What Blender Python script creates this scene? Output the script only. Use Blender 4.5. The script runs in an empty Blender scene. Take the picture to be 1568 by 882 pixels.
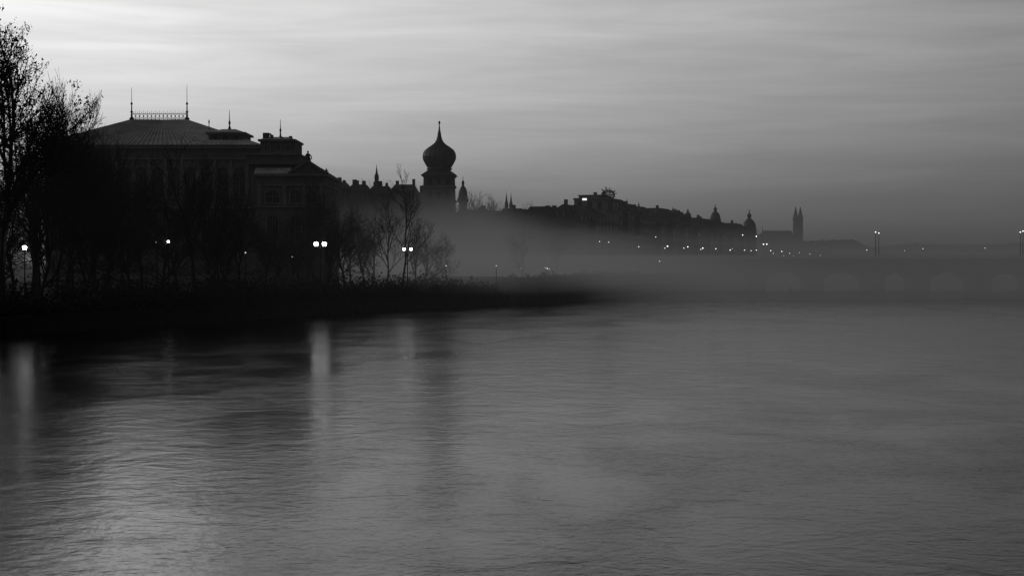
import bpy, math, random
from mathutils import Vector, Matrix
sc=bpy.context.scene
H0=8.0; F=2178.0
def PX(px,Y): return (px-784)/F*Y
def PZ(py,Y): return H0+(400-py)/F*Y

# ---------------------------------------------------------------- materials
def mat_grey(name,v,rough=0.85,var=0.25,scale=0.6,spec=0.2,bump=0.0):
    m=bpy.data.materials.new(name); m.use_nodes=True; nt=m.node_tree; b=nt.nodes['Principled BSDF']
    tc=nt.nodes.new('ShaderNodeTexCoord'); n=nt.nodes.new('ShaderNodeTexNoise'); n.inputs['Scale'].default_value=scale; n.inputs['Detail'].default_value=6
    nt.links.new(tc.outputs['Object'],n.inputs['Vector'])
    r=nt.nodes.new('ShaderNodeValToRGB'); a=v*(1-var); c=v*(1+var)
    r.color_ramp.elements[0].position=.3; r.color_ramp.elements[1].position=.7
    r.color_ramp.elements[0].color=(a,a,a,1); r.color_ramp.elements[1].color=(c,c,c,1)
    nt.links.new(n.outputs['Fac'],r.inputs['Fac']); nt.links.new(r.outputs['Color'],b.inputs['Base Color'])
    b.inputs['Roughness'].default_value=rough; b.inputs['Specular IOR Level'].default_value=spec
    if bump:
        n2=nt.nodes.new('ShaderNodeTexNoise'); n2.inputs['Scale'].default_value=scale*6
        nt.links.new(tc.outputs['Object'],n2.inputs['Vector'])
        bp=nt.nodes.new('ShaderNodeBump'); bp.inputs['Strength'].default_value=bump; bp.inputs['Distance'].default_value=.05
        nt.links.new(n2.outputs['Fac'],bp.inputs['Height']); nt.links.new(bp.outputs['Normal'],b.inputs['Normal'])
    return m
def mat_emit(name,s):
    m=bpy.data.materials.new(name); m.use_nodes=True; nt=m.node_tree; b=nt.nodes['Principled BSDF']
    b.inputs['Base Color'].default_value=(.8,.8,.8,1); b.inputs['Emission Color'].default_value=(1,1,1,1); b.inputs['Emission Strength'].default_value=s
    return m
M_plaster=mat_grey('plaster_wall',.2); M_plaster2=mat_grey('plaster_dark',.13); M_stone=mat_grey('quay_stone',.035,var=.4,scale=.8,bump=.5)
M_trim=mat_grey('cornice_stone',.18); M_roof=mat_grey('roof_sheet',.5,rough=.5,spec=.4,scale=.4); M_tile=mat_grey('roof_tile',.07)
M_metal=mat_grey('dark_iron',.03,rough=.5); M_bark=mat_grey('bark',.04,scale=3); M_leaf=mat_grey('dry_leaf',.035,scale=2)
M_grass=mat_grey('winter_grass',.03,scale=.3); M_pave=mat_grey('paving',.05); M_glass=mat_grey('window_glass',.02,rough=.25,spec=.4)
M_bridge=mat_grey('bridge_stone',.2,scale=.3); M_hill=mat_grey('hill_wood',.05,scale=.05); M_copper=mat_grey('dome_copper',.1,rough=.45,spec=.5)
M_asph=mat_grey('asphalt',.05)
M_lampA=mat_emit('lamp_glass_bright',12); M_lampB=mat_emit('lamp_glass',7); M_lampM=mat_emit('lamp_glass_medium',2.8); M_lampC=mat_emit('lamp_glass_dim',.9); M_sign=mat_emit('sign_light',1.1)

# ---------------------------------------------------------------- helpers
def group(name,loc=(0,0,0)):
    e=bpy.data.objects.new(name,None); sc.collection.objects.link(e); e.empty_display_size=1; return e
def mo(name,v,f,mat,parent=None,smooth=False,data=None):
    if data is None:
        me=bpy.data.meshes.new(name); me.from_pydata(v,[],f); me.materials.append(mat)
        if smooth: me.polygons.foreach_set('use_smooth',[True]*len(me.polygons))
        me.update()
    else: me=data
    o=bpy.data.objects.new(name,me); sc.collection.objects.link(o)
    if parent: o.parent=parent
    return o
class MB:
    """mesh builder gathering many primitives into one part"""
    def __init__(s): s.v=[]; s.f=[]
    def add(s,v,f):
        n=len(s.v); s.v+=v; s.f+=[tuple(i+n for i in q) for q in f]
    def hexa(s,b,t):
        s.add(list(b)+list(t),[(3,2,1,0),(4,5,6,7),(0,1,5,4),(1,2,6,5),(2,3,7,6),(3,0,4,7)])
    def box(s,x0,x1,y0,y1,z0,z1):
        s.hexa([(x0,y0,z0),(x1,y0,z0),(x1,y1,z0),(x0,y1,z0)],[(x0,y0,z1),(x1,y0,z1),(x1,y1,z1),(x0,y1,z1)])
    def frus(s,b,z0,t,z1):
        x0,x1,y0,y1=b; a0,a1,c0,c1=t
        s.hexa([(x0,y0,z0),(x1,y0,z0),(x1,y1,z0),(x0,y1,z0)],[(a0,c0,z1),(a1,c0,z1),(a1,c1,z1),(a0,c1,z1)])
    def lathe(s,cx,cy,prof,n=16):
        v=[];f=[]
        for r,z in prof:
            for i in range(n):
                a=2*math.pi*i/n; v.append((cx+r*math.cos(a),cy+r*math.sin(a),z))
        for k in range(len(prof)-1):
            for i in range(n):
                j=(i+1)%n; f.append((k*n+i,k*n+j,(k+1)*n+j,(k+1)*n+i))
        f.append(tuple(range(n))[::-1]); f.append(tuple((len(prof)-1)*n+i for i in range(n)))
        s.add(v,f)
    def tube(s,p,q,r,n=4,r2=None):
        p=Vector(p);q=Vector(q);d=(q-p)
        if d.length<1e-6:return
        d.normalize(); a=d.orthogonal().normalized(); b=d.cross(a); r2=r if r2 is None else r2
        v=[]
        for c,rr in ((p,r),(q,r2)):
            for i in range(n):
                t=2*math.pi*i/n; v.append(tuple(c+a*math.cos(t)*rr+b*math.sin(t)*rr))
        f=[(i,(i+1)%n,n+(i+1)%n,n+i) for i in range(n)]+[tuple(range(n))[::-1],tuple(range(n,2*n))]
        s.add(v,f)
    def ring(s,c,R,r,n=12):
        for i in range(n):
            a=2*math.pi*i/n;b=2*math.pi*(i+1)/n
            s.tube((c[0]+R*math.cos(a),c[1],c[2]+R*math.sin(a)),(c[0]+R*math.cos(b),c[1],c[2]+R*math.sin(b)),r,3)
    def obj(s,name,mat,parent=None,smooth=False): return mo(name,s.v,s.f,mat,parent,smooth)
    def xf(s,fn): s.v=[fn(*p) for p in s.v]; return s

# ---------------------------------------------------------------- camera
cam=bpy.data.cameras.new('camera'); co=bpy.data.objects.new('camera',cam); sc.collection.objects.link(co)
co.location=(0,0,H0); co.rotation_euler=(math.radians(90)-math.atan(41/F),0,0)
cam.lens=36*F/1568; cam.sensor_width=36; cam.clip_end=20000; cam.clip_start=.5; sc.camera=co

# ---------------------------------------------------------------- world
w=bpy.data.worlds.new('World'); sc.world=w; w.use_nodes=True; nt=w.node_tree; N=nt.nodes; Lk=nt.links
bg=N['Background']
tc=N.new('ShaderNodeTexCoord'); sep=N.new('ShaderNodeSeparateXYZ'); Lk.new(tc.outputs['Generated'],sep.inputs[0])
def mth(op,a,b=None,c=None,clamp=False,nt=nt):
    n=nt.nodes.new('ShaderNodeMath'); n.operation=op; n.use_clamp=clamp
    for i,x in enumerate((a,b,c)):
        if x is None: continue
        if isinstance(x,(int,float)): n.inputs[i].default_value=x
        else: nt.links.new(x,n.inputs[i])
    return n.outputs[0]
def ramp(fac,pts,nt=nt,interp='LINEAR'):
    n=nt.nodes.new('ShaderNodeValToRGB'); cr=n.color_ramp; cr.interpolation=interp
    cr.elements.remove(cr.elements[1]); cr.elements[0].position=pts[0][0]; v=pts[0][1]; cr.elements[0].color=(v,v,v,1)
    for p,v in pts[1:]:
        e=cr.elements.new(p); e.color=(v,v,v,1)
    nt.links.new(fac,n.inputs['Fac']); return n.outputs['Color']
az=mth('ARCTAN2',sep.outputs['X'],sep.outputs['Y']); el=mth('ARCSINE',sep.outputs['Z'])
up=mth('MAXIMUM',mth('SUBTRACT',el,.16),0)
az2=mth('ADD',az,mth('MULTIPLY',up,3.0))
fa=mth('ADD',mth('DIVIDE',az2,2*math.pi),.5,clamp=True)
def A(a): return a/(2*math.pi)+.5
Az=ramp(fa,[(0,.02),(A(-1.4),.06),(A(-.8),.4),(A(-.42),.80),(A(-.3),.78),(A(-.18),.65),(A(0),.51),(A(.19),.36),(A(.34),.26),(A(.6),.10),(A(1.2),.03),(1,.02)])
fe=mth('DIVIDE',el,1.6,clamp=True)
E=ramp(fe,[(0,.26),(.014/1.6,.31),(.045/1.6,.48),(.09/1.6,.84),(.155/1.6,1.10),(.23/1.6,1.42),(.34/1.6,1.35),(.6/1.6,.45),(1,.15)])
mp=N.new('ShaderNodeMapping'); mp.inputs['Rotation'].default_value=(0,math.radians(3),0); mp.inputs['Scale'].default_value=(3.2,3.2,38); Lk.new(tc.outputs['Generated'],mp.inputs[0])
no=N.new('ShaderNodeTexNoise'); no.inputs['Scale'].default_value=1.6; no.inputs['Detail'].default_value=7; no.inputs['Roughness'].default_value=.55; no.inputs['Distortion'].default_value=.6; Lk.new(mp.outputs[0],no.inputs['Vector'])
mp2=N.new('ShaderNodeMapping'); mp2.inputs['Rotation'].default_value=(0,math.radians(-5),0); mp2.inputs['Scale'].default_value=(9,9,110); mp2.inputs['Location'].default_value=(3,1,4); Lk.new(tc.outputs['Generated'],mp2.inputs[0])
no2=N.new('ShaderNodeTexNoise'); no2.inputs['Scale'].default_value=1.3; no2.inputs['Detail'].default_value=5; no2.inputs['Distortion'].default_value=.4; Lk.new(mp2.outputs[0],no2.inputs['Vector'])
cl=mth('ADD',ramp(no.outputs['Fac'],[(.32,.9),(.68,1.09)]),mth('MULTIPLY',mth('SUBTRACT',no2.outputs['Fac'],.5),.18))
val=mth('MULTIPLY',mth('MULTIPLY',Az,E),cl)
sky=N.new('ShaderNodeTexSky'); sky.sky_type='NISHITA'; sky.sun_disc=False; sky.sun_elevation=math.radians(6); sky.sun_rotation=math.radians(-18)
bw=N.new('ShaderNodeRGBToBW'); Lk.new(sky.outputs[0],bw.inputs[0])
tot=mth('ADD',val,mth('MULTIPLY',bw.outputs[0],.003))
Lk.new(tot,bg.inputs['Color']); bg.inputs['Strength'].default_value=1
sl=bpy.data.lights.new('sun','SUN'); sl.energy=.02; sl.angle=math.radians(12); so=bpy.data.objects.new('sun',sl); sc.collection.objects.link(so)
a=math.radians(-18); e=math.radians(10); dv=Vector((math.sin(a)*math.cos(e),math.cos(a)*math.cos(e),math.sin(e)))
so.rotation_euler=dv.to_track_quat('Z','Y').to_euler()
sc.view_settings.view_transform='Standard'; sc.view_settings.look='None'; sc.view_settings.exposure=0

# ---------------------------------------------------------------- water
m=bpy.data.materials.new('river_water'); m.use_nodes=True; t=m.node_tree; b=t.nodes['Principled BSDF']
b.inputs['Base Color'].default_value=(.004,.004,.004,1); b.inputs['IOR'].default_value=1.33
tcw=t.nodes.new('ShaderNodeTexCoord')
def wn(sx,sy,scale,det,dist=0,loc=(0,0,0),rot=0):
    mp=t.nodes.new('ShaderNodeMapping'); mp.inputs['Scale'].default_value=(sx,sy,1); mp.inputs['Location'].default_value=loc; mp.inputs['Rotation'].default_value=(0,0,rot)
    t.links.new(tcw.outputs['Object'],mp.inputs[0])
    n=t.nodes.new('ShaderNodeTexNoise'); n.inputs['Scale'].default_value=scale; n.inputs['Detail'].default_value=det; n.inputs['Distortion'].default_value=dist
    t.links.new(mp.outputs[0],n.inputs['Vector']); return n.outputs['Fac']
n1=wn(1,1.3,1.8,4,.5,rot=.3); n2=wn(1,1.1,.38,5,.8,(5,2,0),rot=-.3); n3=wn(.8,.5,.13,5,.9,(9,9,0)); n4=wn(1,1.2,5.5,3)
hgt=mth('ADD',mth('ADD',mth('MULTIPLY',n1,.055,nt=t),mth('MULTIPLY',n2,.15,nt=t),nt=t),mth('MULTIPLY',n4,.016,nt=t),nt=t)
bp=t.nodes.new('ShaderNodeBump'); bp.inputs['Distance'].default_value=1.0; t.links.new(hgt,bp.inputs['Height'])
t.links.new(ramp(n3,[(.36,.22),(.64,.52)],nt=t),bp.inputs['Strength'])
t.links.new(bp.outputs['Normal'],b.inputs['Normal'])
t.links.new(ramp(n3,[(.36,.14),(.64,.19)],nt=t),b.inputs['Roughness'])
mo('river_water',[(-6000,-300,0),(6000,-300,0),(6000,9000,0),(-6000,9000,0)],[(0,1,2,3)],m)

# ---------------------------------------------------------------- land
def land(name,pts,z,mat,parent):
    mo(name+'_top',[(x,y,z) for x,y in pts],[tuple(range(len(pts)))],mat,parent)
def wallstrip(name,pts,z0,z1,th,mat,parent):
    b=MB()
    for (x0,y0),(x1,y1) in zip(pts[:-1],pts[1:]):
        d=Vector((x1-x0,y1-y0)).normalized(); nx,ny=d.y*th,-d.x*th
        b.hexa([(x0,y0,z0),(x0+nx,y0+ny,z0),(x1+nx,y1+ny,z0),(x1,y1,z0)],[(x0,y0,z1),(x0+nx,y0+ny,z1),(x1+nx,y1+ny,z1),(x1,y1,z1)])
    return b.obj(name,mat,parent)
isl=[(-150,105),(-75,132),(-54.5,151.5),(-47,172),(-41,188),(-30,208),(-20,228),(-9,246),(-1,260),(-2,268),(-10,272),(-30,262),(-70,275),(-150,260)]
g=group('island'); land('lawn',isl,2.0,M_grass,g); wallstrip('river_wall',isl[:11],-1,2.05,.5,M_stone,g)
def LX(Y,off=0): return -3.4+.372*(Y-313)+off
def LY(px): return 119.8/(.372-(px-784)/F)
g=group('embankment')
q0=[(-60,300),(-14,286),(-3,276),(2,266),(LX(264,27),264),(LX(300,26),300),(LX(340,25),340),(LX(2500,25),2500)]
land('pavement',[q0[-1],(-1500,2500),(-1500,300)]+q0[:-1],4.0,M_pave,g)
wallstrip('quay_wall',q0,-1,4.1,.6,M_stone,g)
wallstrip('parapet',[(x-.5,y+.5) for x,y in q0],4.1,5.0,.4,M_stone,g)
mo('road',[(LX(320,5),320,4.004),(LX(320,17),320,4.004),(LX(2400,17),2400,4.004),(LX(2400,5),2400,4.004)],[(0,1,2,3)],M_asph,g)

# ---------------------------------------------------------------- trees
def make_tree(seed,counts,H=20,up=.35,spread=.75,thin=.03,leaves=0,trunk=.28,R=.35):
    rnd=random.Random(seed); B=MB(); LB=MB()
    def branch(p,d,L,r,lv):
        seg=4 if lv<2 else 3 if lv<4 else 2
        pts=[p]; dirs=[]
        for i in range(seg):
            d=(d+Vector((rnd.gauss(0,.16),rnd.gauss(0,.16),rnd.gauss(0,.1)))+Vector((0,0,up*.22*(1 if lv<4 else .3)))).normalized()
            p=p+d*(L/seg); pts.append(p); dirs.append(d)
        r_end=max(thin*.5,r*(.55 if lv<len(counts) else .4))
        for i in range(seg):
            ra=r+(r_end-r)*i/seg; rb=r+(r_end-r)*(i+1)/seg
            B.tube(pts[i],pts[i+1],max(ra,thin*.6),6 if lv==0 else 4 if lv<3 else 3,max(rb,thin*.5))
        if lv>=len(counts):
            for _ in range(leaves):
                c=pts[-1]+Vector((rnd.gauss(0,.25),rnd.gauss(0,.25),rnd.gauss(0,.25))); s=rnd.uniform(.08,.2)
                vs=[tuple(c+Vector((rnd.uniform(-s,s),rnd.uniform(-s,s),rnd.uniform(-s,s)))) for _ in range(3)]
                LB.add(vs,[(0,1,2)])
            return
        n=counts[lv]
        for k in range(n):
            tpos=(trunk+.1+(.9-trunk)*(k+rnd.random()*.8)/n) if lv==0 else .25+.75*(k+rnd.random())/n
            tpos=min(tpos,1); idx=min(int(tpos*seg),seg-1); fr=tpos*seg-idx
            q=pts[idx].lerp(pts[idx+1],min(fr,1))
            dd=dirs[idx]; o=dd.orthogonal().normalized(); o.rotate(Matrix.Rotation(rnd.uniform(0,6.283),3,dd)) 
            ang=rnd.uniform(.55,1.0)*spread
            nd=(dd*math.cos(ang)+o*math.sin(ang)).normalized()
            br=r*(.62 if lv==0 else .58)*(1-.35*tpos)
            ll=L*rnd.uniform(.42,.68)*(1.05-.35*tpos if lv==0 else 1)
            branch(q,nd,ll,br,lv+1)
        branch(pts[-1],dirs[-1],L*.45,r_end,lv+1)
    branch(Vector((0,0,0)),Vector((0,0,1)),H*.62,R,0)
    # straighten a leaning crown: shear so the highest tip stands over the root
    tp=max(B.v,key=lambda q:q[2]); top=tp[2]; kx,ky=tp[0]/top,tp[1]/top
    for M in (B,LB): M.v=[(x-kx*z*.9,y-ky*z*.9,z) for x,y,z in M.v]
    return B,LB,top
TREES=[]
def reg(seed,**k):
    B,LB,top=make_tree(seed,**k)
    if LB.v: B.add(LB.v,LB.f)
    me=bpy.data.meshes.new('tree_mesh'); me.from_pydata(B.v,[],B.f); me.materials.append(M_bark); me.update()
    TREES.append((me,top))
reg(3,counts=[9,6,4,3],leaves=9,spread=.9)            #0 big with leaf remnants
reg(5,counts=[12,7,4,4],up=.6,spread=.65,thin=.028,R=.24)    #1 upright fine
reg(8,counts=[9,6,5,4],up=.25,spread=.95,thin=.035,trunk=.2,R=.3)  #2 wide round
reg(12,counts=[9,5,4,4],up=.4,spread=.85,thin=.032,R=.27)    #3
reg(21,counts=[7,4,4,3],up=.5,spread=.75,thin=.035,R=.2)  #4 sparse
rt=random.Random(4)
def tree(px,Y,py,k,wid=1.0,z0=2.0,name='bare_tree'):
    me,top=TREES[k]; h=PZ(py,Y)-z0; s=h/top
    o=bpy.data.objects.new(name,me); sc.collection.objects.link(o); o.location=(PX(px,Y),Y,z0-.1); o.scale=(s*wid,s*wid,s); o.rotation_euler=(0,0,rt.uniform(0,6.28))
for a in [(4,165,14,0,.68),(-75,172,10,0,.8),(86,188,104,1,.7),(58,188,150,3,.8),(112,194,160,3,.75),(45,181,185,3,.85),(130,192,176,1,.8),(150,198,182,3,.8),(172,200,192,3,.8),(190,206,208,2,.8),(20,192,215,2,1),(60,196,205,2,1),
          (215,203,240,3,1),(252,199,256,2,.9),(292,195,200,3,.95),(340,200,258,3,1),(372,206,268,3,1),(160,199,225,2,1),(100,198,215,2,1),(-15,190,190,2,1),
          (482,224,256,2,.7),(445,222,310,4,1),(614,236,250,4,.9),(590,240,300,4,1),(540,245,300,3,.9),(515,240,300,2,.9),(405,208,320,3,.9),(570,250,315,2,1),(528,236,320,2,1),(555,242,325,3,1),(500,232,315,3,1),(652,252,345,2,1),
          (130,186,300,2,1.2),(60,176,300,2,1.2),(200,192,310,2,1.2),(10,170,310,2,1.2),(320,203,325,2,1.2),(420,214,330,3,1.2),(640,250,335,3,1),(680,255,355,4,1),(460,222,330,2,1.1),(350,203,330,2,1.2),(270,196,320,2,1.2)]:
    tree(*a)
for a in [(722,325,292,2),(742,325,290,3),(757,325,296,2),(733,330,296,3),(712,330,300,2),(816,330,306,2),(828,335,312,3),(848,350,314,2),(862,352,316,3),(872,352,315,2),(690,330,305,2),(790,330,322,3),(526,300,268,2),(555,300,272,3),(600,305,275,2),(800,292,345,2),(850,305,352,3)]:
    tree(*a,z0=4.0)

def shrub_mass(name,line,n,hmin,hmax,z0,seed):
    r=random.Random(seed); B=MB(); seglen=[(Vector(b)-Vector(a)).length for a,b in zip(line[:-1],line[1:])]; tot=sum(seglen)
    for i in range(n):
        t=r.random()*tot; k=0
        while t>seglen[k] and k<len(seglen)-1: t-=seglen[k]; k+=1
        p=Vector(line[k]).lerp(Vector(line[k+1]),min(t/seglen[k],1)); h=r.uniform(hmin,hmax)*(.6+.4*math.sin(i*.7+p.x*.31)**2); c=Vector((p.x+r.gauss(0,.8),p.y+r.gauss(0,.8),z0))
        for _ in range(70):
            th=r.uniform(0,6.283); rr=r.random()**.5*h*.55; zz=r.random()**.8*h*math.sqrt(max(0,1-(rr/(h*.6))**2)); q=c+Vector((math.cos(th)*rr,math.sin(th)*rr,zz)); s=.34
            vs=[tuple(q+Vector((r.uniform(-s,s),r.uniform(-s,s),r.uniform(-s,s)))) for _ in range(3)]; B.add(vs,[(0,1,2)])
    B.obj(name,M_leaf)
shrub_mass('riverside_shrubs',[(-76,133),(-56.5,153),(-47,177),(-33,208),(-22,228),(-11,246),(-4,259)],520,2.0,3.8,1.6,1)
shrub_mass('hedge',[(-80,150),(-60,172),(-45,200),(-32,225),(-20,243),(-10,256)],400,3.0,5.0,2,2)
shrub_mass('quayside_shrubs',[(-2,272),(5,268),(LX(300,24),300),(LX(345,23),345)],170,1.2,2.4,3.8,6)

# ---------------------------------------------------------------- palace
g=group('palace'); Y=236
def Bx(B,p0,p1,y0,y1,Yf,dep): B.box(PX(p0,Yf),PX(p1,Yf),Yf,Yf+dep,PZ(y1,Yf),PZ(y0,Yf))
W=MB(); T=MB(); R=MB(); G=MB(); I=MB(); C=MB()
W.box(PX(70,Y),PX(396,Y),Y,Y+32,1.5,PZ(228,Y))
T.box(PX(66,Y),PX(400,Y),Y-.5,Y+32.5,PZ(228,Y),PZ(223,Y)); T.box(PX(68,Y),PX(398,Y),Y-.25,Y+32.2,PZ(245,Y),PZ(242,Y)); T.box(PX(69,Y),PX(397,Y),Y-.3,Y+32.1,PZ(320,Y),PZ(316,Y))
ry=Y+16; x0,x1=PX(207,ry),PX(291,ry); zr=PZ(186,ry); ze=PZ(222.9,Y); e0,e1=PX(60,Y),PX(402,Y)
R.frus((e0,e1,Y-.7,Y+33),ze,(x0,x1,ry-2,ry+4),zr)
for i in range(46):
    f=i/45; p=Vector((e0+(e1-e0)*f,Y-.7,ze+.05)); q=Vector((x0+(x1-x0)*f,ry-2,zr+.05)); R.tube(p,q,.08,4)
zc=zr; yc=ry-1.8
I.tube((x0,yc,zc+.25),(x1,yc,zc+.25),.055); I.tube((x0,yc,zc+1.1),(x1,yc,zc+1.1),.055)
n=14
for i in range(n+1):
    x=x0+(x1-x0)*i/n; I.tube((x,yc,zc),(x,yc,zc+1.7),.055,4,.02)
    if i<n: xm=x+(x1-x0)/n/2; I.ring((xm,yc,zc+.68),.3,.04,10); I.tube((xm,yc,zc+1.1),(xm,yc,zc+1.45),.045,4,.02)
for x,ty in ((x0,135),(x1,131)):
    h=PZ(ty,yc)-zc
    I.lathe(x,yc,[(.42,zc-.1),(.42,zc+.3),(.2,zc+.45),(.14,zc+1.2),(.26,zc+1.4),(.12,zc+1.6),(.09,zc+2.6),(.2,zc+2.75),(.2,zc+2.95),(.05,zc+3.1),(.03,zc+h)],8)
def arch_window(cx,Yf,zb,zt,wd,grp_g=G,tr=T):
    r=wd/2; n=10; z1=zt-r
    v=[(cx-r,Yf-.06,zb),(cx+r,Yf-.06,zb)]+[(cx+r*math.cos(math.pi*i/n),Yf-.06,z1+r*math.sin(math.pi*i/n)) for i in range(n+1)]
    grp_g.add(v,[tuple(range(len(v)))])
    for i in range(n):
        a=math.pi*i/n; c=math.pi*(i+1)/n; R2=r+.1
        tr.tube((cx+R2*math.cos(a),Yf-.1,z1+R2*math.sin(a)),(cx+R2*math.cos(c),Yf-.1,z1+R2*math.sin(c)),.13,4)
    tr.box(cx-r-.22,cx-r-.02,Yf-.16,Yf,zb,z1); tr.box(cx+r+.02,cx+r+.22,Yf-.16,Yf,zb,z1); tr.box(cx-r-.35,cx+r+.35,Yf-.25,Yf,zb-.2,zb)
    tr.box(cx-.04,cx+.04,Yf-.12,Yf-.07,zb,zt); tr.box(cx-r,cx+r,Yf-.13,Yf-.08,z1-.04,z1+.04)
    for q in(-.5,.5): tr.box(cx+q*r-.03,cx+q*r+.03,Yf-.12,Yf-.075,zb,z1+r*.75)
px=92
while px<386:
    arch_window(PX(px,Y),Y,PZ(302,Y),PZ(256,Y),1.8); arch_window(PX(px,Y),Y,PZ(375,Y),PZ(335,Y),1.6)
    T.box(PX(px+12.5,Y)-.22,PX(px+12.5,Y)+.22,Y-.22,Y,PZ(316,Y),PZ(245.2,Y)); px+=25
Ya=Y+2
Bx(W,320,373,205,223,Ya,7); T.box(PX(316,Ya),PX(377,Ya),Ya-.35,Ya+7.4,PZ(206,Ya),PZ(203,Ya)); R.frus((PX(318,Ya),PX(375,Ya),Ya-.2,Ya+7.2),PZ(203,Ya),(PX(336,Ya),PX(356,Ya),Ya+3,Ya+4),PZ(196,Ya))
I.lathe(PX(346,Ya),Ya+3.5,[(.35,PZ(197,Ya)),(.2,PZ(193,Ya)),(.1,PZ(190,Ya)),(.2,PZ(186,Ya)),(.08,PZ(182,Ya)),(.03,PZ(166,Ya))],8)
T.box(PX(319,Ya),PX(374,Ya),Ya-.15,Ya,PZ(221.5,Ya),PZ(219,Ya))
for p in (330,346,362): G.box(PX(p,Ya)-.45,PX(p,Ya)+.45,Ya-.03,Ya,PZ(217,Ya),PZ(209,Ya))
I.lathe(PX(321,Y+8),Y+8,[(.1,PZ(200,Y+8)),(.06,PZ(190,Y+8)),(.15,PZ(188,Y+8)),(.05,PZ(184,Y+8))],6)
Yb=Y-3
Bx(W,399,452,216,236,Yb,8); T.box(PX(396,Yb),PX(454,Yb),Yb-.4,Yb+8.4,PZ(217,Yb),PZ(214,Yb)); T.box(PX(397,Yb),PX(453,Yb),Yb-.2,Yb+8.2,PZ(236,Yb),PZ(233,Yb))
R.frus((PX(398,Yb),PX(452,Yb),Yb-.2,Yb+8.2),PZ(214,Yb),(PX(412,Yb),PX(440,Yb),Yb+3,Yb+5),PZ(208,Yb))
for p0,p1,yy in ((403,412,204),(414,418,207),(430,433,210),(443,447,209)): Bx(W,p0,p1,yy,215,Yb+1,1); 
T.box(PX(402,Yb),PX(413,Yb),Yb+.8,Yb+2.2,PZ(205.5,Yb),PZ(204,Yb))
I.lathe(PX(424,Yb),Yb+4,[(.3,PZ(209,Yb)),(.15,PZ(205,Yb)),(.1,PZ(200,Yb)),(.18,PZ(197,Yb)),(.07,PZ(193,Yb)),(.03,PZ(180,Yb))],8)
for p in (410,426,442): arch_window(PX(p,Yb),Yb,PZ(231,Yb),PZ(220,Yb),.7)
Bx(W,378,458,238,252,Yb-.5,12); T.box(PX(376,Yb),PX(461,Yb),Yb-.9,Yb+11.8,PZ(238.3,Yb),PZ(236.2,Yb))
Yw=Y-6; 
W.box(PX(392,Yw),PX(497,Yw),Yw,Yw+20,1.5,PZ(270,Yw))
T.box(PX(389,Yw),PX(501,Yw),Yw-.5,Yw+20.4,PZ(270,Yw),PZ(266.5,Yw)); T.box(PX(391,Yw),PX(499,Yw),Yw-.25,Yw+20.2,PZ(285,Yw),PZ(282.5,Yw)); T.box(PX(391,Yw),PX(499,Yw),Yw-.25,Yw+20.2,PZ(318,Yw),PZ(315,Yw))
R.frus((PX(390,Yw),PX(446,Yw),Yw-.4,Yw+20),PZ(266.4,Yw),(PX(394,Yw+6),PX(446,Yw+6),Yw+6,Yw+8),PZ(250,Yw+6))
xa,xb,xm=PX(442,Yw),PX(501,Yw),PX(472,Yw); z0=PZ(266.4,Yw); z1=PZ(248,Yw)
W.add([(xa,Yw-.3,z0),(xb,Yw-.3,z0),(xm,Yw-.3,z1),(xa,Yw+18,z0),(xb,Yw+18,z0),(xm,Yw+18,z1)],[(0,1,2),(5,4,3),(0,2,5,3),(1,4,5,2),(0,3,4,1)])
T.tube((xa,Yw-.5,z0+.1),(xm,Yw-.5,z1+.15),.22,4); T.tube((xb,Yw-.5,z0+.1),(xm,Yw-.5,z1+.15),.22,4)
for p in (418,453,478): arch_window(PX(p,Yw),Yw,PZ(311,Yw),PZ(291,Yw),2.2 if p==418 else 1.6); arch_window(PX(p,Yw),Yw,PZ(368,Yw),PZ(330,Yw),1.7)
for p in (398,436,466,493): T.box(PX(p,Yw)-.3,PX(p,Yw)+.3,Yw-.22,Yw,PZ(315,Yw),PZ(285.2,Yw))
for p in (405,425): R.box(PX(p,Yw)-.3,PX(p,Yw)+.3,Yw+1.5,Yw+4,PZ(262,Yw),PZ(257,Yw))
def statue(cx,cy,zb,h):
    C.lathe(cx,cy,[(h*.30,zb),(h*.30,zb+h*.08),(h*.26,zb+h*.1),(h*.24,zb+h*.3),(h*.17,zb+h*.5),(h*.19,zb+h*.66),(h*.14,zb+h*.74),(h*.05,zb+h*.78),(h*.085,zb+h*.86),(h*.08,zb+h*.94),(h*.02,zb+h)],10)
    C.tube((cx+h*.15,cy,zb+h*.68),(cx+h*.3,cy-.1,zb+h*.48),h*.05,5); C.tube((cx+h*.3,cy-.1,zb+h*.48),(cx+h*.33,cy,zb+h*.25),h*.045,5)
    C.tube((cx-h*.15,cy,zb+h*.68),(cx-h*.28,cy-.1,zb+h*.45),h*.05,5)
statue(xm,Yw,z1-.1,1.85); statue(xb-.1,Yw,z0-.1,1.0); statue(xa+.2,Yw,z0,.6)
W.obj('walls',M_plaster2,g); T.obj('cornices_and_frames',M_plaster,g); R.obj('roof',M_roof,g); G.obj('windows',M_glass,g); I.obj('roof_cresting_and_finials',M_metal,g); C.obj('statues',M_stone,g)

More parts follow.
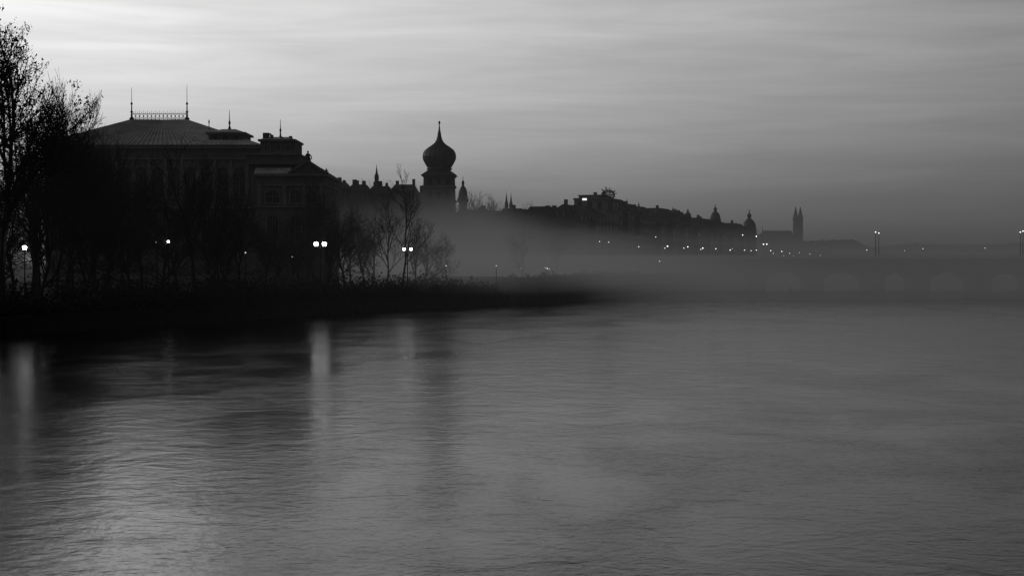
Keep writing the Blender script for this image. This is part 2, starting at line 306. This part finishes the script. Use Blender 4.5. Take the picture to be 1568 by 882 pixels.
# ---------------------------------------------------------------- water tower
g=group('water_tower'); Yt=300; k=Yt/F; cx=PX(673,Yt+10); cy=Yt+10
def zz(py): return PZ(py,Yt+10)
B=MB(); hw=25.5*k
B.frus((cx-hw*1.1,cx+hw*1.1,cy-hw*1.1,cy+hw*1.1),3.9,(cx-hw*.93,cx+hw*.93,cy-hw*.93,cy+hw*.93),zz(272)); B.obj('tower_walls',M_plaster2,g)
B=MB()
for py,e in ((310,1.06),(288,1.02)): B.box(cx-hw*e,cx+hw*e,cy-hw*e,cy+hw*e,zz(py),zz(py)+.35)
B.box(cx-hw*1.0,cx+hw*1.0,cy-hw,cy+hw,zz(272),zz(270)); B.obj('string_courses',M_trim,g)
B=MB()
for dx in(-.45,0,.45):
    for py in (284,304): B.box(cx+dx*hw*1.2-.35,cx+dx*hw*1.2+.35,cy-hw*1.0,cy-hw*.9,zz(py),zz(py-8))
B.obj('windows',M_glass,g)
B=MB(); B.frus((cx-hw*1.1,cx+hw*1.1,cy-hw*1.1,cy+hw*1.1),zz(270),(cx-17*k,cx+17*k,cy-17*k,cy+17*k),zz(262)); B.obj('skirt_roof',M_copper,g)
B=MB(); prof=[(17,262),(19.5,261),(20,259),(18.5,257.5),(20,255),(23,250),(25.6,245),(26.3,240.5),(25.3,235),(22.4,230.5),(17,226.5),(11.5,223),(7.2,219.5),(4.4,215),(2.8,209),(1.9,203),(1.5,199)]
B.lathe(cx,cy,[(r*k,zz(y)) for r,y in prof],20)
for i in range(20):
    a=2*math.pi*i/20
    for (r,y),(r2,y2) in zip(prof[3:-2],prof[4:-1]): B.tube((cx+r*k*math.cos(a),cy+r*k*math.sin(a),zz(y)),(cx+r2*k*math.cos(a),cy+r2*k*math.sin(a),zz(y2)),.06,3)
B.obj('onion_dome',M_copper,g)
B=MB(); B.lathe(cx,cy,[(1.4*k,zz(200)),(.7*k,zz(192)),(1.6*k,zz(189.5)),(1.6*k,zz(187.5)),(.5*k,zz(186))],8); B.obj('finial',M_metal,g)

# ---------------------------------------------------------------- embankment town houses
def tohouse(Y0,Y1,ht,mans,kind='mansard',depth=9,floors=5,seed=0,z0=4.0):
    r=random.Random(seed); g=group('town_house'); hz=ht-mans-.5
    L=(Y1-Y0)/.9372; ox,oy=LX(Y0),Y0
    def X(u,v,z): return (ox+.3487*u+.9372*v, oy+.9372*u-.3487*v, z)
    W=MB();T=MB();R=MB();G=MB()
    W.box(0,L-.01,-depth,0,z0,hz)
    T.box(-.25,L+.2,-depth-.2,.6,hz,hz+.5); T.box(0.02,L-.03,.0,.3,z0+4.2,z0+4.5)
    if kind=='mansard':
        R.frus((0,L,-depth,.3),hz+.5,(1.2,L-1.2,-depth+2,-2.2),hz+mans+.5)
        nd=max(2,int(L/5))
        for i in range(nd):
            u=(i+.5)*L/nd; R.box(u-.8,u+.8,-2.4,-.3,hz+.5,hz+.5+min(2.2,mans*.7)); G.box(u-.5,u+.5,-.29,-.27,hz+.8,hz+.4+min(2,mans*.6))
    elif kind=='gable':
        R.frus((0,L,-depth,.3),hz+.5,(0,L,-depth/2-.2,-depth/2+.2),hz+mans+.5)
    else:
        W.box(1.0,L-1.5,-depth+1,-2,hz+.5,hz+mans+.3); T.box(.8,L-1.2,-depth+.7,-1.7,hz+mans+.3,hz+mans+.5)
    for i in range(r.randint(1,4)):
        u=r.uniform(1,L-1.5); v=r.uniform(-depth+2,-3); W.box(u,u+r.uniform(.6,1.4),v,v+.8,hz+.5,hz+mans+r.uniform(.5,1.8))
    fh=(hz-z0-4.5)/(floors-1); nw=max(3,int(L/3.0))
    for fl in range(floors):
        zb=z0+1.2 if fl==0 else z0+4.5+(fl-1)*fh+.8; zt=zb+(2.4 if fl==0 else fh*.6)
        for i in range(nw):
            u=(i+.5)*L/nw
            G.box(u-.6,u+.6,.02,.06,zb,zt)
            T.box(u-.8,u+.8,.0,.22,zt+.05,zt+.25); T.box(u-.75,u+.75,.0,.2,zb-.18,zb-.02)
        for i in range(3):
            v=-(i+.6)*depth/3.2; G.box(-.06,-.02,v-.55,v+.55,zb,zt); T.box(-.2,0,v-.7,v+.7,zb-.16,zb-.02)
        if fl>1 and fl%2==0: T.box(0,L-.02,.001,.18,z0+4.5+(fl-1)*fh-.1,z0+4.5+(fl-1)*fh+.1)
    if L>14:
        u=L*.5; W.box(u-2,u+2,.0,1.2,z0+4.6,hz-1); T.box(u-2.2,u+2.2,0,1.4,hz-1,hz-.6)
        for fl in range(1,floors-1):
            zb=z0+4.5+(fl-1)*fh+.8; G.box(u-1.4,u-.2,1.2,1.23,zb,zb+fh*.6); G.box(u+.2,u+1.4,1.2,1.23,zb,zb+fh*.6)
    for B,nm,mt in((W,'walls',M_plaster if seed%2 else M_plaster2),(T,'cornices_and_sills',M_trim),(R,'roof',M_tile),(G,'windows',M_glass)):
        if B.v: B.xf(X).obj(nm,mt,g)
hs=[(745,775,322,3,'mansard'),(775,812,323,3,'gable'),(812,850,321,3,'mansard'),(850,888,317,3,'mansard'),(888,927,314,2.5,'gable'),(927,948,299,.9,'flat'),(948,966,305,2.5,'mansard'),(966,984,312,3,'mansard'),
    (984,1000,316,3.5,'mansard'),(1000,1018,321,3,'gable'),(1018,1036,319,4,'mansard'),(1036,1056,323,4,'mansard'),(1056,1074,330,3,'gable'),(1074,1096,334,3.5,'mansard'),(1096,1112,336,3,'mansard'),(1112,1128,340,3.5,'gable'),(1128,1144,342,3,'mansard'),(1144,1158,347,3,'mansard')]
for i,(p0,p1,py,mn,kd) in enumerate(hs):
    Y0,Y1=LY(p0),LY(p1); tohouse(Y0,Y1,PZ(py,Y0*.7+Y1*.3),mn,kd,seed=i,floors=6)
def sign():
    ys=386; p=PX(895,ys); s=group('rooftop_sign'); z=PZ(307,ys)
    B=MB(); B.box(p-.6,p+.6,ys,ys+.3,z,z+.55); B.obj('lit_panel',M_sign,s)
    B=MB(); B.box(p-.9,p+.9,ys+.31,ys+.5,z-.2,z+.75)
    for q in(-.8,.8): B.tube((p+q,ys+.4,z-2.5),(p+q,ys+.4,z),.08)
    B.obj('frame',M_metal,s)
sign()
g=group('wire_dome'); Yd=396; cx=PX(931,Yd); k=Yd/F; cz=PZ(299,Yd); R0=10.5*k; r=random.Random(2); B=MB()
for j in range(9):
    a=math.pi*j/9; pv=None
    for i in range(17):
        t=2*math.pi*i/16; v=Vector((R0*math.cos(t)*math.cos(a),R0*math.cos(t)*math.sin(a),R0*math.sin(t)*.75))
        if pv: B.tube(pv+Vector((cx,Yd,cz)),v+Vector((cx,Yd,cz)),.08,3)
        pv=v
for e in (-.5,0,.5):
    n=16; rr=R0*math.cos(e*1.2); h=R0*math.sin(e*1.2)*.75
    for i in range(n):
        a=2*math.pi*i/n;c=2*math.pi*(i+1)/n; B.tube((cx+rr*math.cos(a),Yd+rr*math.sin(a),cz+h),(cx+rr*math.cos(c),Yd+rr*math.sin(c),cz+h),.09,3)
for i in range(34):
    d3=Vector((r.gauss(0,1),r.gauss(0,1),r.gauss(0,.7)+.2)).normalized(); B.tube(Vector((cx,Yd,cz))+d3*R0*.7,Vector((cx,Yd,cz))+d3*R0*r.uniform(1.1,1.4),.1,3)
B.obj('steel_mesh',M_metal,g); B=MB(); B.lathe(cx,Yd,[(R0*.8,cz-4.5),(R0*.8,cz-R0*.8),(R0*.9,cz-R0*.75),(R0*.9,cz-R0*.6)],16); B.obj('drum',M_plaster2,g)

def cupola(px,Yc,ptop,pbot,rp,name='domed_turret'):
    g=group(name); cx=PX(px,Yc); k=Yc/F; Z=lambda q:PZ(pbot+(ptop-pbot)*q,Yc); r=rp*k
    B=MB(); B.lathe(cx,Yc,[(r*.95,PZ(pbot,Yc)-6),(r*.95,Z(.22)),(r*1.12,Z(.23)),(r*1.12,Z(.27))],12); B.obj('drum',M_plaster2,g)
    B=MB(); B.lathe(cx,Yc,[(r*1.02,Z(.27)),(r*1.0,Z(.38)),(r*.86,Z(.5)),(r*.6,Z(.59)),(r*.3,Z(.65)),(r*.28,Z(.67)),(r*.28,Z(.75)),(r*.38,Z(.76)),(r*.25,Z(.82)),(r*.08,Z(.87)),(r*.05,Z(1))],14); B.obj('dome',M_copper,g)
    B=MB()
    for i in range(8):
        a=math.pi*2*i/8; B.box(cx+r*.97*math.cos(a)-.3,cx+r*.97*math.cos(a)+.3,Yc+r*.97*math.sin(a)-.3,Yc+r*.97*math.sin(a)+.3,Z(.05),Z(.2))
    B.obj('windows',M_glass,g)
cupola(1095,LY(1092),313,345,8); cupola(1147,LY(1146),321,362,10.5); cupola(978,LY(976),309,330,4); cupola(1053,LY(1051),319,336,5); cupola(1030,LY(1027),316,333,3); cupola(960,LY(958),304,324,3.2)
cupola(709,322,271,312,6.8,'church_tower')
def flathouse(p0,p1,py,Yf,mans,seed,z0=4):
    r=random.Random(seed); g=group('city_house'); W=MB();R=MB();G=MB()
    x0,x1=PX(p0,Yf),PX(p1,Yf)-.02; hz=PZ(py,Yf)-mans
    W.box(x0,x1,Yf,Yf+14,z0,hz); R.frus((x0-.2,x1+.2,Yf-.4,Yf+14.4),hz,(x0+.8,x1-.8,Yf+5,Yf+9),hz+mans)
    for i in range(r.randint(2,4)):
        u=r.uniform(x0+.5,x1-1); W.box(u,u+r.uniform(.5,1.1),Yf+5,Yf+6,hz,hz+mans+r.uniform(.3,1.3))
    n=max(2,int((x1-x0)/2.6))
    for fl in range(int((hz-z0)/3.6)):
        for i in range(n):
            u=x0+(i+.5)*(x1-x0)/n; G.box(u-.5,u+.5,Yf-.05,Yf-.02,z0+1+fl*3.6,z0+3+fl*3.6)
    W.obj('walls',M_plaster2,g);R.obj('roof',M_tile,g);G.obj('windows',M_glass,g)
pp=440
rr=random.Random(7)
while pp<625:
    wd=rr.uniform(26,40); t=(pp-500)/150
    flathouse(pp,pp+wd,rr.uniform(275,280)+9*max(t,0),330+rr.uniform(-4,10),rr.uniform(1.5,3),int(pp)); pp+=wd
flathouse(pp,648,291,333,2,9)
def spire(px,Ys,ptop,pbot,rp,g,nm):
    cx=PX(px,Ys);k=Ys/F; B=MB(); hb=PZ(pbot,Ys); ht=PZ(ptop,Ys)
    B.box(cx-rp*k,cx+rp*k,Ys-rp*k,Ys+rp*k,4,hb); B.lathe(cx,Ys,[(rp*k*1.15,hb),(rp*k*.5,hb+(ht-hb)*.45),(rp*k*.12,hb+(ht-hb)*.85),(.03,ht)],8); B.obj(nm,M_tile,g)
    C=MB()
    for sx in(-1,1):
        for sy in(-1,1): C.lathe(cx+sx*rp*k*.85,Ys+sy*rp*k*.85,[(rp*k*.22,hb),(rp*k*.22,hb+(ht-hb)*.08),(.02,hb+(ht-hb)*.3)],6)
    C.obj(nm+'_pinnacles',M_tile,g)
g=group('clock_spire'); spire(577,380,252,274,3,g,'spire')
g=group('twin_spire_church'); spire(775.5,560,293,317,2.6,g,'north_spire'); spire(782.5,560,295,317,2.6,g,'south_spire')
B=MB(); B.frus((PX(768,560),PX(800,560),562,590),4,(PX(768,560),PX(800,560),562,590),PZ(322,560)); B.frus((PX(768,560),PX(800,560),562,590),PZ(322,560),(PX(770,560),PX(800,560),575,577),PZ(317,560)); B.obj('nave',M_tile,g)
# ---------------------------------------------------------------- hills, cathedral
def ridge(name,pts,Yr,depth,jit,seed,mat=M_hill):
    r=random.Random(seed); n=240; v=[];f=[]; p0=pts[0][0];p1=pts[-1][0]
    for i in range(n+1):
        p=p0+(p1-p0)*i/n; j=0
        while j<len(pts)-2 and p>pts[j+1][0]: j+=1
        t=(p-pts[j][0])/(pts[j+1][0]-pts[j][0]); py=pts[j][1]*(1-t)+pts[j+1][1]*t
        z=PZ(py+r.gauss(0,jit)*1.0,Yr); x=PX(p,Yr)
        v+=[(x,Yr-depth,3.5),(x,Yr-depth*.4,3.5+(z-3.5)*.55),(x,Yr,z),(x,Yr+depth,3.5)]
    for i in range(n):
        for k in range(3): f.append((4*i+k,4*i+4+k,4*i+5+k,4*i+1+k))
    mo(name,v,f,mat)
ridge('castle_hill',[(1060,385),(1120,372),(1165,369),(1235,369),(1262,368),(1300,367),(1312,370),(1340,384),(1380,392)],1300,160,1.0,1)
ridge('distant_hills',[(900,352),(1100,362),(1230,372),(1330,378),(1400,373),(1470,376),(1568,372),(1700,374),(1900,368)],2100,300,.6,2)
ridge('wooded_slope',[(1120,388),(1180,380),(1240,385),(1290,390),(1340,391),(1420,392),(1600,391),(1800,390)],900,40,1.0,3)
g=group('cathedral'); Yc=1290
W=MB();R=MB();C=MB()
W.box(PX(1172,Yc),PX(1214,Yc),Yc,Yc+24,25,PZ(362,Yc)); R.frus((PX(1171,Yc),PX(1215,Yc),Yc-1,Yc+25),PZ(362,Yc),(PX(1173,Yc),PX(1215,Yc),Yc+11,Yc+13),PZ(353,Yc))
W.lathe(PX(1172,Yc),Yc+12,[(8,25),(8,PZ(363,Yc))],8); R.lathe(PX(1172,Yc),Yc+12,[(8.3,PZ(363,Yc)),(.1,PZ(355,Yc))],8)
C.lathe(PX(1171,Yc),Yc+12,[(.5,PZ(356,Yc)),(.05,PZ(344,Yc))],6)
for p in (1218.7,1226):
    W.box(PX(p-3.4,Yc),PX(p+3.4,Yc),Yc,Yc+4.5,25,PZ(337,Yc)); R.lathe(PX(p,Yc),Yc+2.2,[(2.8,PZ(337,Yc)),(1.7,PZ(328,Yc)),(.3,PZ(317,Yc))],8)
    for sx in(-2.8,2.8): R.lathe(PX(p+sx,Yc),Yc+.3,[(.5,PZ(338,Yc)),(.02,PZ(330,Yc))],5)
for i in range(7): W.box(PX(1175+i*5.5,Yc)-.5,PX(1175+i*5.5,Yc)+.5,Yc-1.4,Yc,25,PZ(364,Yc))
W.obj('walls',M_plaster2,g);R.obj('roof_and_spires',M_tile,g);C.obj('cross',M_metal,g)

# ---------------------------------------------------------------- bridge
g=group('arch_bridge'); Yb=405; dep=17
sp=[(1095,1158),(1170,1245),(1258,1338),(1352,1410),(1421,1504),(1515,1592),(1603,1680),(1691,1768),(1780,1860)]
Wz=7.7; B=MB(); T=MB(); P=MB()
xs=PX(1010,Yb)
def solid(xa,xb): B.box(xa,xb,Yb,Yb+dep,-1,Wz)
prev=xs
for a,c in sp:
    xa,xb=PX(a,Yb),PX(c,Yb); solid(prev,xa); n=18; pv=None
    for i in range(n+1):
        t=i/n; x=xa+(xb-xa)*t; z=1.2+(5.0-1.2)*math.sqrt(max(0,1-(2*t-1)**2))**1.0
        if pv: 
            x0,z0=pv; B.hexa([(x0,Yb,z0),(x,Yb,z),(x,Yb+dep,z),(x0,Yb+dep,z0)],[(x0,Yb,Wz),(x,Yb,Wz),(x,Yb+dep,Wz),(x0,Yb+dep,Wz)])
            T.hexa([(x0,Yb-.25,z0),(x,Yb-.25,z),(x,Yb-.01,z),(x0,Yb-.01,z0)],[(x0,Yb-.25,z0+.7),(x,Yb-.25,z+.7),(x,Yb-.01,z+.7),(x0,Yb-.01,z0+.7)])
        pv=(x,z)
    xr=xb; nx=sp[sp.index((a,c))+1][0] if sp.index((a,c))<len(sp)-1 else c+12
    xn=PX(nx,Yb); xm=(xr+xn)/2
    P.add([(xr-.6,Yb-.3,-1),(xm,Yb-3.5,-1),(xn+.6,Yb-.3,-1),(xr-.6,Yb-.3,2.6),(xm,Yb-3.5,2.6),(xn+.6,Yb-.3,2.6),(xm,Yb-.3,3.6)],[(0,1,4,3),(1,2,5,4),(3,4,6),(4,5,6)])
    P.box(xr+.2,xn-.2,Yb-.5,Yb-.02,2.6,Wz)
    prev=xb
solid(prev,PX(1990,Yb))
T.box(xs,PX(1990,Yb),Yb-.5,Yb+dep+.5,Wz,Wz+.35)
x=xs
while x<PX(1900,Yb): T.box(x,x+.35,Yb-.3,Yb-.1,Wz+.35,Wz+1.0); x+=.8
T.box(xs,PX(1990,Yb),Yb-.35,Yb-.05,Wz+1.0,Wz+1.2); T.box(xs,PX(1990,Yb),Yb+dep,Yb+dep+.3,Wz+.35,Wz+1.2)
B.obj('spandrels_and_piers',M_bridge,g);T.obj('parapet_and_arch_rings',M_bridge,g);P.obj('cutwaters',M_bridge,g)
mo('roadway',[(xs,Yb+.1,Wz+.36),(PX(1990,Yb),Yb+.1,Wz+.36),(PX(1990,Yb),Yb+dep-.1,Wz+.36),(xs,Yb+dep-.1,Wz+.36)],[(0,1,2,3)],M_asph,g)

# ---------------------------------------------------------------- lamps
def lamp(px,py,Yl,z0,mat,r=.2,double=0,pole=.09,name='street_lamp'):
    g=group(name); x=PX(px,Yl); zt=PZ(py,Yl); B=MB()
    B.lathe(x,Yl,[(pole*2.4,z0),(pole*2.4,z0+.5),(pole*1.4,z0+.8),(pole,z0+1.2),(pole*.7,zt-.5 if not double else zt-.3)],8)
    E=MB(); hd=[-double,double] if double else [0]
    if double:
        B.tube((x-double,Yl,zt-r-.15),(x+double,Yl,zt-r-.15),.05)
        for q in(-1,1): B.tube((x,Yl,zt-1.1),(x+q*double*.8,Yl,zt-r-.15),.04)
    for h in hd:
        B.lathe(x+h,Yl,[(r*.35,zt-r-.2),(r*.8,zt-r)],8); E.lathe(x+h,Yl,[(r*.7,zt-r),(r,zt-r*.1),(r*.95,zt+r*.4),(r*.5,zt+r*.8)],10)
        B.lathe(x+h,Yl,[(r*1.05,zt+r*.75),(r*.6,zt+r*1.1),(.03,zt+r*1.6)],8)
    B.obj('post',M_metal,g); E.obj('lantern_glass',mat,g,True)
lamp(38,379,165,2,M_lampA,.26); lamp(258,370,196,2,M_lampB,.19); lamp(240,371,200,2,M_lampC,.15)
lamp(490.5,373.5,216,2,M_lampA,.34,double=.62); lamp(624,381.5,234,2,M_lampA,.22,double=.57)
for p,y,Yl in ((376,387,205),(760,407,258),(197,416,196),(683,407,250),(448,393,222),(141,357,210)): lamp(p,y,Yl,2,M_lampC,.1)
for p,y in ((798,411),(838,411),(841,412),(835,410)): lamp(p,y,290,4,M_lampC if p!=838 else M_lampM,.12)
def QY(px,off): return (119.8-off)/(.372-(px-784)/F)
for p,y in ((918,370),(932,371),(1004,363)): 
    Yl=QY(p,2.5); lamp(p,y,Yl,4,M_lampM,.12)
rl=random.Random(11)
for p,y in ((978,378),(1010,400),(1022,377),(1018,380),(1047,380),(1053,378),(1076,380),(1073,382),(1096,381),(1118,383),(1121,381),(1140,383),(1150,384),(1158,383),(1169,374),(1174,374),(1184,388),(1180,384),(1197,385),(1200,392),(1209,388),(1215,392),(1224,387),(1232,394),(1240,389),(1250,394),(1256,391),(1265,395),(1278,397),(1137,360),(1158,362)):
    Yl=QY(p,12); big=p in(1169,1174,1010,1076,1022); lamp(p,y,Yl,4,M_lampB if big or rl.random()<.3 else M_lampM,(.15 if Yl<500 else .2)*(1.05 if big else rl.uniform(.7,1)))
for p,y,Yl in ((1340.5,355.5,404.4),(1345.5,357,420),(1562,355.5,404.4),(1566,354,420)): lamp(p,y,Yl,8.06,M_lampM,.17,pole=.13)
for p,y,Yl in ((1327,383,700),(1413,381,760),(1508,380,760),(1385,384,900)): lamp(p,y,Yl,3.5,M_lampB,.2,pole=.1)
for p,Yl in ((1338,392),(1210,372),(1336.5,393)):
    g=group('river_buoy'); x=PX(p,Yl); B=MB(); B.lathe(x,Yl,[(.3,-.3),(.55,0),(.55,.35),(.3,.5),(.12,1.1),(.2,1.2),(.2,1.4),(.02,1.5)],10); B.obj('float',M_trim,g)

# ---------------------------------------------------------------- mist volumes
def vol(name,bx,sig,L):
    m=bpy.data.materials.new(name); m.use_nodes=True; t=m.node_tree; t.nodes.remove(t.nodes['Principled BSDF']); out=t.nodes['Material Output']
    a=t.nodes.new('ShaderNodeVolumeAbsorption'); a.inputs['Color'].default_value=(0,0,0,1); a.inputs['Density'].default_value=sig
    e=t.nodes.new('ShaderNodeEmission'); e.inputs['Strength'].default_value=sig*L  # self-glow put into the mist, standing in for scattered skylight
    s=t.nodes.new('ShaderNodeAddShader'); t.links.new(a.outputs[0],s.inputs[0]); t.links.new(e.outputs[0],s.inputs[1]); t.links.new(s.outputs[0],out.inputs['Volume'])
    B=MB(); B.box(*bx); o=B.obj(name,m); return o,t,a,e
vol('haze',(-1700,1700,150,2600,.02,60),.0006,.082)
vol('river_mist',(-90,900,280,1900,.03,15),.003,.062)
vol('low_mist',(-90,900,288,1800,.04,9.4),.0125,.058)
bx=(-75,80,232,312,.05,25)
o,t,a,e=vol('fog_bank',bx,.1,.075)
tcv=t.nodes.new('ShaderNodeTexCoord'); sp_=t.nodes.new('ShaderNodeSeparateXYZ'); t.links.new(tcv.outputs['Object'],sp_.inputs[0])
fx=mth('DIVIDE',mth('ADD',sp_.outputs['X'],75,nt=t),155,nt=t)
top=ramp(fx,[(0,.3),(.15,.6),(.33,.92),(.45,.86),(.57,.63),(.7,.45),(.85,.32),(1,.2)],nt=t,interp='B_SPLINE')
nz=t.nodes.new('ShaderNodeTexNoise'); nz.inputs['Scale'].default_value=.07; nz.inputs['Detail'].default_value=3; t.links.new(tcv.outputs['Object'],nz.inputs['Vector'])
topz=mth('MULTIPLY',mth('MULTIPLY',top,24,nt=t),mth('ADD',mth('MULTIPLY',nz.outputs['Fac'],.7,nt=t),.65,nt=t),nt=t)
q=mth('SUBTRACT',1,mth('DIVIDE',sp_.outputs['Z'],topz,nt=t),nt=t,clamp=True)
q=mth('MINIMUM',mth('MULTIPLY',q,1.35,nt=t),1,nt=t)
low=mth('MULTIPLY',mth('SUBTRACT',sp_.outputs['Z'],2.0,nt=t),.16,clamp=True,nt=t)
q=mth('MULTIPLY',q,low,nt=t)
fade=ramp(fx,[(0,0),(.12,.18),(.26,.5),(.40,1),(.56,.75),(.75,.4),(1,0)],nt=t,interp='B_SPLINE')
yf=mth('MULTIPLY',mth('SUBTRACT',sp_.outputs['Y'],232,nt=t),.06,clamp=True,nt=t)
dn=mth('MULTIPLY',mth('MULTIPLY',mth('MULTIPLY',q,fade,nt=t),yf,nt=t),.042,nt=t)
t.links.new(dn,a.inputs['Density']); t.links.new(mth('MULTIPLY',dn,.092,nt=t),e.inputs['Strength'])  # fog glow follows density, imitating scattered light by emission
